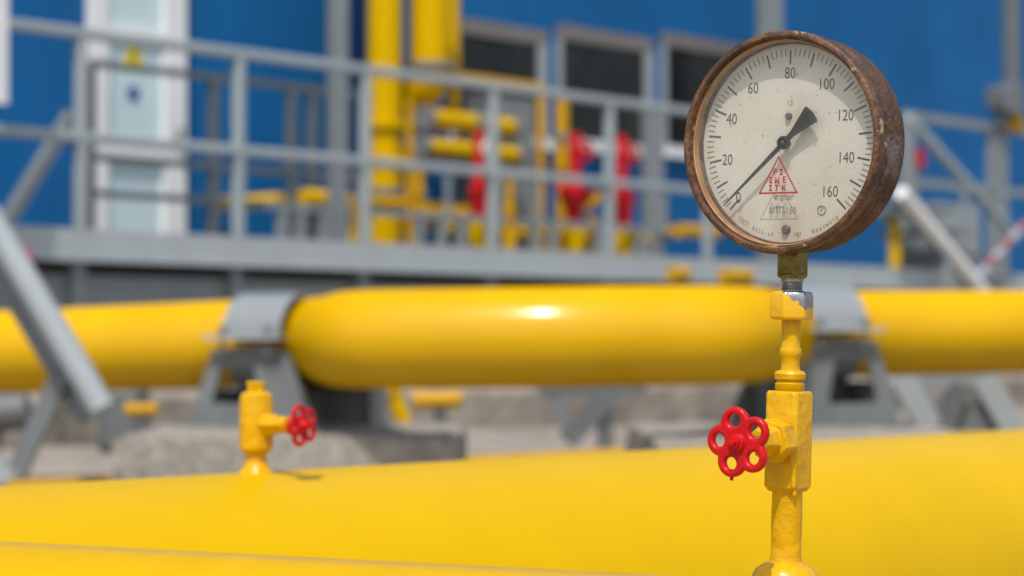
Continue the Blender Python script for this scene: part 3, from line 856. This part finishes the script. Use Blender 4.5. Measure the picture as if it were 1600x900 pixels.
# dark steel block behind left support, small yellow fittings under the looped pipe
dk = thing('cable_box', 'dark grey steel box on the pad right of the left support', 'box', at(548, 662, 8.75))
a = MB(); q0, q1 = at(505, 660, 8.75), at(580, 600, 8.75); a.box(q0.x, q1.x, 8.6, 8.9, PADZ - .01, q1.z + .05); a.build('body', M['grey_dark'], dk, bevel=.008)
a = MB(); q0, q1 = at(580, 660, 8.75), at(603, 608, 8.75); a.box(q0.x + .002, q1.x, 8.58, 8.9, PADZ - .01, q1.z + .05); a.build('end_plate', M['grey_light'], dk, bevel=.006)
def stub(name, p0, p1, wpx_, label, m='pipe_yellow', stand=True):
    A, B = at(*p0), at(*p1); r = wpx_ / 2 * A.y / FPX
    o = thing(name, label, 'pipe fitting', (A.x, A.y, A.z))
    a = MB(); a.sweep([A, B], r, 18); a.build('tube', M[m], o)
    f = MB(); f.flange(A, B - A, r * 1.25, .03); f.build('collar', M['pipe_dull'], o)
    if stand and A.z - r > 0:
        s_ = MB(); Mi = (A + B) / 2; s_.bar((Mi.x, Mi.y, 0), (Mi.x, Mi.y, Mi.z - r * .8), .04); s_.build('stand', M['grey_dark'], o)
stub('pipe_stub', (612, 612, 9.3), (632, 662, 9.3), 26, 'bright yellow tilted stub right of the dark box', stand=False)
stub('pipe_stub', (652, 626, 10.6), (722, 624, 10.6), 26, 'ochre yellow stub lying under the looped pipe bulge', 'pipe_dull')
stub('pipe_stub', (203, 641, 10.4), (246, 639, 10.4), 20, 'dim yellow stub below the pipe left of the support', 'pipe_dull')
stub('pipe_stub', (-60, 655, 10.5), (45, 640, 10.5), 60, 'dark grey pipe end at the left edge below the yellow pipe', 'grey_dark')
# braced stand under the loop
xb = thing('braced_stand', 'dark grey stand with crossed braces under the looped pipe bulge', 'stand', at(905, 690, 10.5))
zg = 0.0
for x0, y0, x1, y1, m_, w_ in ((860, 615, 892, 668, 'grey_mid', .05), (958, 610, 884, 690, 'grey_dark', .09), (945, 612, 945, 705, 'grey_mid', .05)):
    A, B = at(x0, y0, 10.5), at(x1, y1, 10.5); MB().bar(A, (B.x, B.y, max(B.z, .02)), w_).build('brace', M[m_], xb)
MB().bar(at(840, 611, 10.5), at(1010, 606, 10.5), .06).build('cross_beam', M['grey_dark'], xb)
# framed stand at far right
fs_ = thing('framed_stand', 'grey steel frame on slanted legs at the lower right behind the pipe', 'stand', at(1500, 670, 9.9))
for x0, y0, x1, y1, m_, w_ in ((1408, 588, 1452, 668, 'grey_light', .10), (1535, 590, 1592, 690, 'grey_light', .10), (1500, 600, 1470, 680, 'grey_dark', .08)):
    A, B = at(x0, y0, 9.9), at(x1, y1, 9.9); MB().bar(A, (B.x, B.y, max(B.z, 0)), w_).build('leg', M[m_], fs_)
MB().bar(at(1405, 598, 9.9), at(1560, 594, 9.9), .06).build('top_beam', M['grey'], fs_)
MB().bar(at(1420, 650, 9.95), at(1580, 652, 9.95), .10, .12).build('lower_beam', M['grey_mid'], fs_)
# low pipe on the ground
lp0, lp1 = at(-200, 756, 7.28), None
LV = U
c0 = at(80, 748, 7.7)
lp = MB(); r_ = .06
base = Vector((c0.x, c0.y, c0.z - r_))
lp.sweep([base - LV * 3.0, base + LV * 9], r_, 20)
tag(lp.build('low_pipe', M['pipe_dull'], None, off=base), 'thin dull yellow pipe lying on the sand behind the fat pipe', 'pipe')

# ------------------------------------------------------------------ tubular trestle at the left
tr = thing('tube_trestle', 'pale grey slanting tube trestle at the left edge before the pipe', 'trestle', at(100, 740, 7.6))
A, B = at(-40, 300, 7.6), at(160, 640, 7.5)
a = MB(); a.sweep([A, B], .043, 20); a.build('main_tube', M['grey_light'], tr)
A2, B2 = at(-46, 345, 7.75), at(140, 655, 7.68); a = MB(); a.bar(A2, B2, .05, .07); a.build('under_tube_shade', M['grey_mid'], tr)  # darker bar in place of the bluish shade under the main tube
a = MB(); a.bar(at(96, 585, 7.66), at(20, 752, 7.66), .06, .06); a.build('leg', M['grey_mid'], tr)
a = MB(); a.bar(at(-30, 690, 7.4), at(14, 752, 7.4), .075, .05); a.build('foot_bar', M['grey_light'], tr)
a = MB(); a.sweep([at(26, 392, 7.72), at(40, 412, 7.72)], .03, 14); a.build('red_collar', M['red_far'], tr)
fb = MB(); q = at(185, 606, 11.9); fb.box(q.x - .11, q.x + .10, 11.9, 12.3, 0, q.z)  # dark solid shaped after the grey shadow near the tube end
tag(fb.build('shadow_block', M['grey_dark'], None, off=Vector((q.x, 12.1, 0)), bevel=.03), 'dark block in place of a shadow behind the slanting tube end', 'block')

# ------------------------------------------------------------------ the fat pipe B and the small valve
RB = 0.28
vb = at(400, 741, 2.9)                       # foot of the small valve on the crown of the pipe
axB = Vector((vb.x, vb.y, vb.z - RB + .002))
pb = MB(); pb.sweep([axB + U * k for k in (-1.6, -1, -.5, 0, .5, 1, 1.5, 2.5, 4, 7)], RB, 96)
fatp = pb.build('fat_pipe', M['pipe_yellow'], None, off=axB)
tag(fatp, 'fat bright yellow pipe crossing the whole picture low down', 'pipe')

def handwheel_mesh(scale=1.0):
    cz, R0 = .0168, .0114
    outer = []
    for k in range(200):
        th = 2 * math.pi * k / 200
        # union outline of five lobes with smooth valleys
        best = 0
        acc = 0
        for j in range(5):
            a = 2 * math.pi * j / 5 + math.pi / 2
            dd = abs((th - a + math.pi) % (2 * math.pi) - math.pi)
            sx = R0 ** 2 - (cz * math.sin(dd)) ** 2
            if sx > 0 and dd < math.pi / 2:
                best = max(best, cz * math.cos(dd) + math.sqrt(sx))
        outer.append([th, best if best > 0 else .0165])
    rr_ = [x[1] for x in outer]
    for _ in range(14):
        rr_ = [(rr_[i - 1] + rr_[i] * 2 + rr_[(i + 1) % 200]) / 4 for i in range(200)]
    sp = [[((r - .0026) * math.cos(t[0]), (r - .0026) * math.sin(t[0])) for t, r in zip(outer, rr_)]]
    for j in range(5):
        a = 2 * math.pi * j / 5 + math.pi / 2
        cx, cy = .0174 * math.cos(a), .0174 * math.sin(a)
        pts = []
        for k in range(28):
            q = -2 * math.pi * k / 28
            x, y = .0074 * math.cos(q), .0078 * math.sin(q)
            pts.append((cx + x * math.cos(a) - y * math.sin(a), cy + x * math.sin(a) + y * math.cos(a)))
        sp.append(pts)
    return curve_mesh(sp, .0008, .0026, 4)
HW = handwheel_mesh()

def valve_assembly(loc, rot, label, hi):
    """instrument needle valve; its frame stands on the pipe, stem along -Y"""
    o = thing('needle_valve', label, 'valve', loc, rot)
    my = M['valve_yellow']
    return o, my
# --- small valve standing on the fat pipe: stem points right and towards us
sv, my = valve_assembly(vb, (0, 0, R(52)), 'small yellow valve with a red wheel on top of the fat pipe', False)
k_ = 2.9 / FPX
def H2(y): return (741 - y) * k_
a = MB(); a.lathe([(.030, -.012), (.0215, .002), (.0160, .008), (.0130, .016), (.0122, .023), (.0125, H2(704)), (0, H2(704))], (0, 0, 0), (0, 0, 1), 28); a.build('riser', my, sv, local=True)
a = MB(); a.lathe([(0, H2(708)), (.0150, H2(708)), (.0200, H2(701)), (.0203, H2(690)), (.0203, H2(625)), (.0185, H2(616)), (.0135, H2(612)), (0, H2(612))], (0, 0, 0), (0, 0, 1), 28)
sb_ = a.build('body', my, sv, local=True)
a = MB(); a.lathe([(0, H2(613)), (.0115, H2(613)), (.0115, H2(601)), (.0125, H2(600)), (.0118, H2(596)), (0, H2(595.5))], (0, 0, 0), (0, 0, 1), 6); a.build('plug', my, sv, local=True, bevel=.0008)
yb = H2(663)
a = MB(); a.lathe([(0, .012), (.0145, .012), (.0150, .026), (.0105, .034), (.0105, .040), (.0118, .041), (.0118, .052), (.006, .055), (0, .055)], (0, 0, yb), (0, -1, 0), 6, ref=(0, 0, 1)); a.build('bonnet', my, sv, local=True, bevel=.001)
a = MB(); a.lathe([(0, .05), (.0035, .05), (.0035, .082), (.0055, .082), (.0045, .086), (0, .087)], (0, 0, yb), (0, -1, 0), 16); a.build('stem', M['red'], sv, local=True)
a = MB(); a.me(HW, Matrix.Translation((0, -.0745, yb)) @ Matrix.Rotation(R(90), 4, 'X') @ Matrix.Rotation(R(20), 4, 'Z') @ Matrix.Scale(.92, 4))
a.lathe([(0, .070), (.0075, .070), (.0075, .078), (.005, .081), (0, .081)], (0, 0, yb), (0, -1, 0), 16)
a.build('hand_wheel', M['red'], sv, local=True)

# ------------------------------------------------------------------ near pipe A with the gauge
pg = at(1227, 905, 1.86)                     # foot of the gauge stem on the crown of the near pipe
RA = 0.14
AD = Vector((-0.875, 0.484, 0)).normalized()
axA = Vector((pg.x, pg.y, pg.z - RA - .0022))
pa = MB(); pa.sweep([axA + AD * k for k in (-1.5, -1, -.5, -.2, 0, .2, .4, .6, .8, .95)], RA, 96)
tag(pa.build('near_pipe', M['pipe_near'], None, off=axA), 'yellow pipe nearest to us along the bottom edge, carrying the gauge', 'pipe')

ROT = (0, R(1.7), R(-36))
gv, my = valve_assembly(pg, ROT, 'yellow valve with a red wheel right under the rusty gauge', True)
kk = 1.86 / FPX
def H1(y): return (905 - y) * kk
a = MB(); a.lathe([(.030, -.012), (.0262, .001), (.0235, .007), (.0175, .0115), (.0128, .0140), (.0117, .018), (.0116, .03), (.0119, .045), (.0117, H1(767)), (.0120, H1(763)), (0, H1(763))], (0, 0, 0), (0, 0, 1), 40)
a.build('riser', my, gv, local=True)
# body: square block with chamfered edges
hb = .0142
a = MB()
zs = [(H1(768), .80), (H1(760), 1.0), (H1(617), 1.0), (H1(611.5), .93)]
ring = [(hb, -hb * .80), (hb, hb * .80), (hb * .80, hb), (-hb * .80, hb), (-hb, hb * .80), (-hb, -hb * .80), (-hb * .80, -hb), (hb * .80, -hb)]
for z, s in zs:
    for x, y in ring: a.v.append(Vector((x * s, y * s, z)))
for i in range(3):
    for j in range(8): a.f.append((i * 8 + j, i * 8 + (j + 1) % 8, i * 8 + 8 + (j + 1) % 8, i * 8 + 8 + j))
a.f.append(tuple(range(7, -1, -1))); a.f.append(tuple(range(24, 32)))
a.build('body', my, gv, local=True, bevel=.0011, seg=3)
a = MB(); a.lathe([(0, H1(613)), (.0098, H1(613)), (.0112, H1(609)), (.0115, H1(600)), (.0098, H1(597)), (.0098, H1(595)), (.0118, H1(593)), (.0122, H1(585)), (.0108, H1(581)), (.0076, H1(579)), (.0072, H1(575)),
                   (.0071, H1(560)), (.0082, H1(556)), (.0086, H1(551)), (.0082, H1(546)), (.0072, H1(542)), (.0071, H1(530)), (.0074, H1(500)), (0, H1(500))], (0, 0, 0), (0, 0, 1), 36)
a.build('upper_tube', my, gv, local=True)
a = MB(); a.lathe([(0, H1(501)), (.0150, H1(501)), (.0166, H1(498)), (.0170, H1(494)), (.0170, H1(464)), (.0160, H1(458)), (.0150, H1(456)), (0, H1(456))], (0, 0, 0), (0, 0, 1), 6, ref=(.62, -.78, 0))
a.build('union_nut', M['nut'], gv, local=True, bevel=.0012, seg=3)
yb = H1(687.5)
a = MB(); a.lathe([(0, .0140), (.0170, .0140), (.0176, .0165), (.0176, .027), (.0168, .0300), (.0118, .0310), (.0118, .0345), (.0105, .0395), (.0095, .0460), (0, .0460)], (0, 0, yb), (0, -1, 0), 6, ref=(.26, 0, .97))
a.build('bonnet', my, gv, local=True, bevel=.0011, seg=3)
a = MB(); a.lathe([(0, .045), (.0042, .045), (.0042, .060), (.0036, .061), (.0036, .066), (0, .066)], (0, 0, yb), (0, -1, 0), 20); a.build('stem', M['steel'], gv, local=True)
a = MB(); a.me(HW, Matrix.Translation((0, -.0735, yb)) @ Matrix.Rotation(R(90), 4, 'X') @ Matrix.Rotation(R(14), 4, 'Z') @ Matrix.Scale(.965, 4))
a.lathe([(0, .063), (.0082, .063), (.0082, .0755), (.0066, .0775), (.0066, .0790), (.0058, .0800), (.0042, .0803), (.0042, .0828), (0, .0832)], (0, 0, yb), (0, -1, 0), 24)
hw = a.build('hand_wheel', M['red'], gv, local=True)
a = MB(); a.lathe([(0, .082), (.0026, .082), (.0024, .0865), (0, .0872)], (0, 0, yb), (0, -1, 0), 14); a.build('wheel_screw', M['red'], hw, local=True)
# drip of paint under the wheel and under the body
a = MB(); a.lathe([(0, -.0035), (.0013, -.0028), (.0016, -.0012), (.0008, .0015), (0, .002)], (-.0061, -.0735, yb - .0253), (0, 0, 1), 12); a.build('paint_drip', M['red'], hw, local=True)
a = MB(); a.lathe([(0, -.004), (.0014, -.003), (.0018, -.001), (.0010, .002), (0, .003)], (.0115, -.0095, H1(766)), (0, 0, 1), 12); a.build('paint_drip', my, gv, local=True)

# --- gauge
Rg = Euler(ROT).to_matrix()
hg = H1(456)
pgz = pg + Rg @ Vector((0, 0, hg))
ga = thing('pressure_gauge', 'large round pressure gauge with rusty case and white dial', 'gauge', pgz, ROT)
DZ = (905 - 226.8) * kk - hg                  # dial centre above the gauge's base
DY = -.0105                                 # dial plane in front of the stem
a = MB(); a.lathe([(0, 0), (.0083, 0), (.0083, .0016), (.0076, .0022), (.0083, .0028), (.0076, .0036), (.0083, .0044), (.0076, .0054), (.0083, .0064), (.0078, .0072), (.0086, .0080), (.0086, .0105), (0, .0105)], (0, 0, -.0006), (0, 0, 1), 30)
a.build('thread', M['steel'], ga, local=True)
a = MB(); a.box(-.0088, .0088, -.0088, .0088, .0108, DZ - .080); a.build('socket', M['brass'], ga, local=True, bevel=.0012)
a = MB(); a.lathe([(0, .0098), (.0104, .0098), (.0108, .0106), (.0108, .0126), (.0100, .0134), (0, .0134)], (0, 0, 0), (0, 0, 1), 24); a.build('socket_collar', M['brass'], ga, local=True)
O = (0, DY, DZ); AX = (0, -1, 0)
a = MB(); a.lathe([(0, -.0350), (.074, -.0350), (.0805, -.0335), (.0830, -.0300), (.0834, -.026), (.0832, -.006), (.0824, -.0045), (.0824, -.0010), (.0832, .0005), (.0832, .0036), (.0812, .0046), (.0760, .0046), (.0760, -.0010), (0, -.0010)], O, AX, 128)
case = a.build('case', M['rust_case'], ga, local=True, angle=30)
a = MB(); a.lathe([(.0815, .0052), (.0846, .0056), (.0852, .0075), (.0852, .0135), (.0845, .0155), (.0828, .0164), (.0808, .0163), (.0800, .0150), (.0797, .0118), (.0785, .0118), (.0785, .0052)], O, AX, 128, close=True)
a.build('bezel', M['rust_bezel'], ga, local=True, angle=50)
a = MB(); a.lathe([(.0784, .0112), (.0777, .0108), (.0769, .0025), (.0769, -.0006), (.0784, -.0006)], O, AX, 128, close=True)
a.build('inner_ring', M['rust_lip'], ga, local=True)
a = MB(); a.lathe([(0, -.0009), (.0768, -.0009), (.0768, 0.0), (0, 0.0)], O, AX, 128)
# dial keeps its own frame so stains follow its centre
dial = MB(); dial.v = [v - Vector(O) for v in a.v]; dial.f = a.f
dial = dial.build('dial', M['dial'], ga, local=True); dial.location = O
def on_dial(me, x, z, up=.00025, rot=0.0):
    return Matrix.Translation((x, -up, z)) @ Matrix.Rotation(R(90), 4, 'X') @ Matrix.Rotation(rot, 4, 'Z')
def put(mb, s, x, z, size, sx=.72, rot=0, up=.00025, off=0.0):
    mb.me(text_mesh(s, size, sx, off), on_dial(None, x, z, up, rot)); return mb
mm = .001
num = MB()
for s, x, z in (('0', -43.2, -41.5), ('20', -53.9, -12.0), ('40', -50.8, 19.5), ('60', -32.3, 43), ('80', 0, 53.5), ('100', 31.5, 44), ('120', 48.2, 20), ('140', 49.6, -12), ('160', 36.5, -37.5)):
    put(num, s, x * mm, z * mm, .0122, .80, off=-.00004)
num.build('numerals', M['ink'], dial, local=True)
tk = MB(); tm = MB()
for i in range(81):
    th = R(225 - 270 * i / 80)
    major = i % 5 == 0
    r0, r1, w_ = (.0605, .0712, .0014) if major else (.0665, .0725, .00085)
    dx, dz = math.cos(th), math.sin(th); nx_, nz_ = -dz, dx
    q = [(dx * r0 - nx_ * w_ / 2, -.0002, dz * r0 - nz_ * w_ / 2), (dx * r1 - nx_ * w_ / 2, -.0002, dz * r1 - nz_ * w_ / 2), (dx * r1 + nx_ * w_ / 2, -.0002, dz * r1 + nz_ * w_ / 2), (dx * r0 + nx_ * w_ / 2, -.0002, dz * r0 + nz_ * w_ / 2)]
    (tk if major else tm).add(q, [(0, 1, 2, 3)])
tk.build('main_ticks', M['ink'], dial, local=True)
tm.build('fine_ticks', M['ink_soft'], dial, local=True)  # paler grey for the thin strokes and the shadow over them
lt = MB()
put(lt, '1,5', .0005, .0310, .0062, .72); put(lt, 'кгс/см²', -.0030, -.0412, .0075, .66); put(lt, 'МТП-160', -.0040, -.0515, .0078, .74)
put(lt, '1987', .0095, -.0700, .0050, .7); put(lt, '+', -.0415, -.0520, .0055, .9)
def arc_text(s, a0, r, size, step):
    for i, ch in enumerate(s):
        if ch == ' ': continue
        th = R(a0 + step * i)
        put(lt, ch, math.cos(th) * r, math.sin(th) * r, size, .72, rot=th + math.pi / 2)
arc_text('ГОСТ 8625-69', 234, .0712, .0046, 2.35)
arc_text('Манометр', 289, .0712, .0046, 2.6)
# round registry mark
rg = []
for k in range(33):
    th = 2 * math.pi * k / 32; rg.append((.0300 + .0034 * math.cos(th), -.0004, -.0512 + .0034 * math.sin(th)))
lt.sweep(rg, .00035, 6, cap=False)
put(lt, 'Р', .0300, -.0512, .0050, .9)
lt.build('lettering', M['ink_soft'], dial, local=True)
for (x, z, r_s) in ((0, .0208, .0027), (0, -.0660, .0036)):
    sc2 = MB(); sc2.lathe([(0, 0), (r_s, 0), (r_s, .0018), (r_s * .75, .0030), (0, .0034)], (x, 0, z), AX, 20)
    so_ = sc2.build('screw', M['screw'], dial, local=True)
# needle
nd = MB()
an = R(222.5)
def rotp(l, s): return (l * math.cos(an) - s * math.sin(an), l * math.sin(an) + s * math.cos(an))
out = [rotp(.0705, -.0003), rotp(.0705, .0003), rotp(.060, .0007), rotp(.006, .0018), rotp(-.010, .0024), rotp(-.0315, .0078)]
out += [rotp(-.0335 + .0002 * abs(k), -.0013 * k * 1.0) for k in range(-5, 6)]
out += [rotp(-.0315, -.0078), rotp(-.010, -.0024), rotp(.006, -.0018), rotp(.060, -.0007)]
me = curve_mesh([out], .00045, 0)
nd.me(me, Matrix.Translation((0, DY - .0075, DZ)) @ Matrix.Rotation(R(90), 4, 'X'))
needle = nd.build('needle', M['black'], ga, local=True)
hb_ = MB(); hb_.lathe([(0, .0005), (.0022, .0005), (.0022, .0066), (.0050, .0066), (.0053, .0078), (.0050, .0094), (.0036, .0098), (.0030, .0088), (0, .0088)], O, AX, 32)
hb_.build('hub', M['black'], needle, local=True)
hp = MB(); hp.lathe([(0, .0087), (.0017, .0087), (.0017, .0098), (0, .0104)], O, AX, 18); hp.build('pin', M['screw'], needle, local=True)
# glass and the red mark printed on it
a = MB(); a.lathe([(0, .0106), (.0775, .0106)], O, AX, 96)
gl_ = MB(); gl_.v = [v - Vector(O) for v in a.v]; gl_.f = a.f
glass = gl_.build('glass', M['glass'], ga, local=True); glass.location = O
tg = MB(); UPG = .0104
def gx_(px): return (px - 1235 + 11.5) / (2031 * .868)
def gz_(py): return (222.5 - py) / 2031
V = [(gx_(1219), gz_(245)), (gx_(1191), gz_(301)), (gx_(1248), gz_(300))]
def seg(p, q, w_):
    d = Vector((q[0] - p[0], q[1] - p[1])); d.normalize(); n_ = Vector((-d.y, d.x)) * w_ / 2; e_ = d * w_ / 2
    pts = [(p[0] + n_.x - e_.x, p[1] + n_.y - e_.y), (q[0] + n_.x + e_.x, q[1] + n_.y + e_.y), (q[0] - n_.x + e_.x, q[1] - n_.y + e_.y), (p[0] - n_.x - e_.x, p[1] - n_.y - e_.y)]
    tg.add([(x, -UPG, z) for x, z in pts], [(0, 1, 2, 3)])
seg(V[0], V[1], .0012); seg(V[1], V[2], .0014); seg(V[2], V[0], .0012)
for s, px, py, size, sx in (('В', 1214.5, 269, .0060, .8), ('І', 1223.5, 269, .0056, .9), ('І', 1208, 281.5, .0056, 1), ('М', 1217.5, 281.5, .0058, .75), ('Е', 1228.5, 281, .0058, .8), ('І', 1207.5, 293.5, .0056, 1), ('Т', 1217, 293.5, .0056, .8), ('К', 1228, 293.5, .0056, .8)):
    put(tg, s, gx_(px), gz_(py), size * 1.08, sx * 1.05, up=UPG, off=.00034)
tg.build('triangle_mark', M['ink_red'], glass, local=True)
# screws on the rim
for ang, m_ in ((-2, 'steel'), (9, 'rust_bezel')):
    th = R(ang)
    p = Vector((math.cos(th) * .0832, DY - .0022, DZ + math.sin(th) * .0832))
    s3 = MB(); s3.lathe([(0, 0), (.0022, 0), (.0020, .0010), (0, .0015)], p, (math.cos(th), 0, math.sin(th)), 14); s3.build('rim_screw', M[m_], case, local=True)
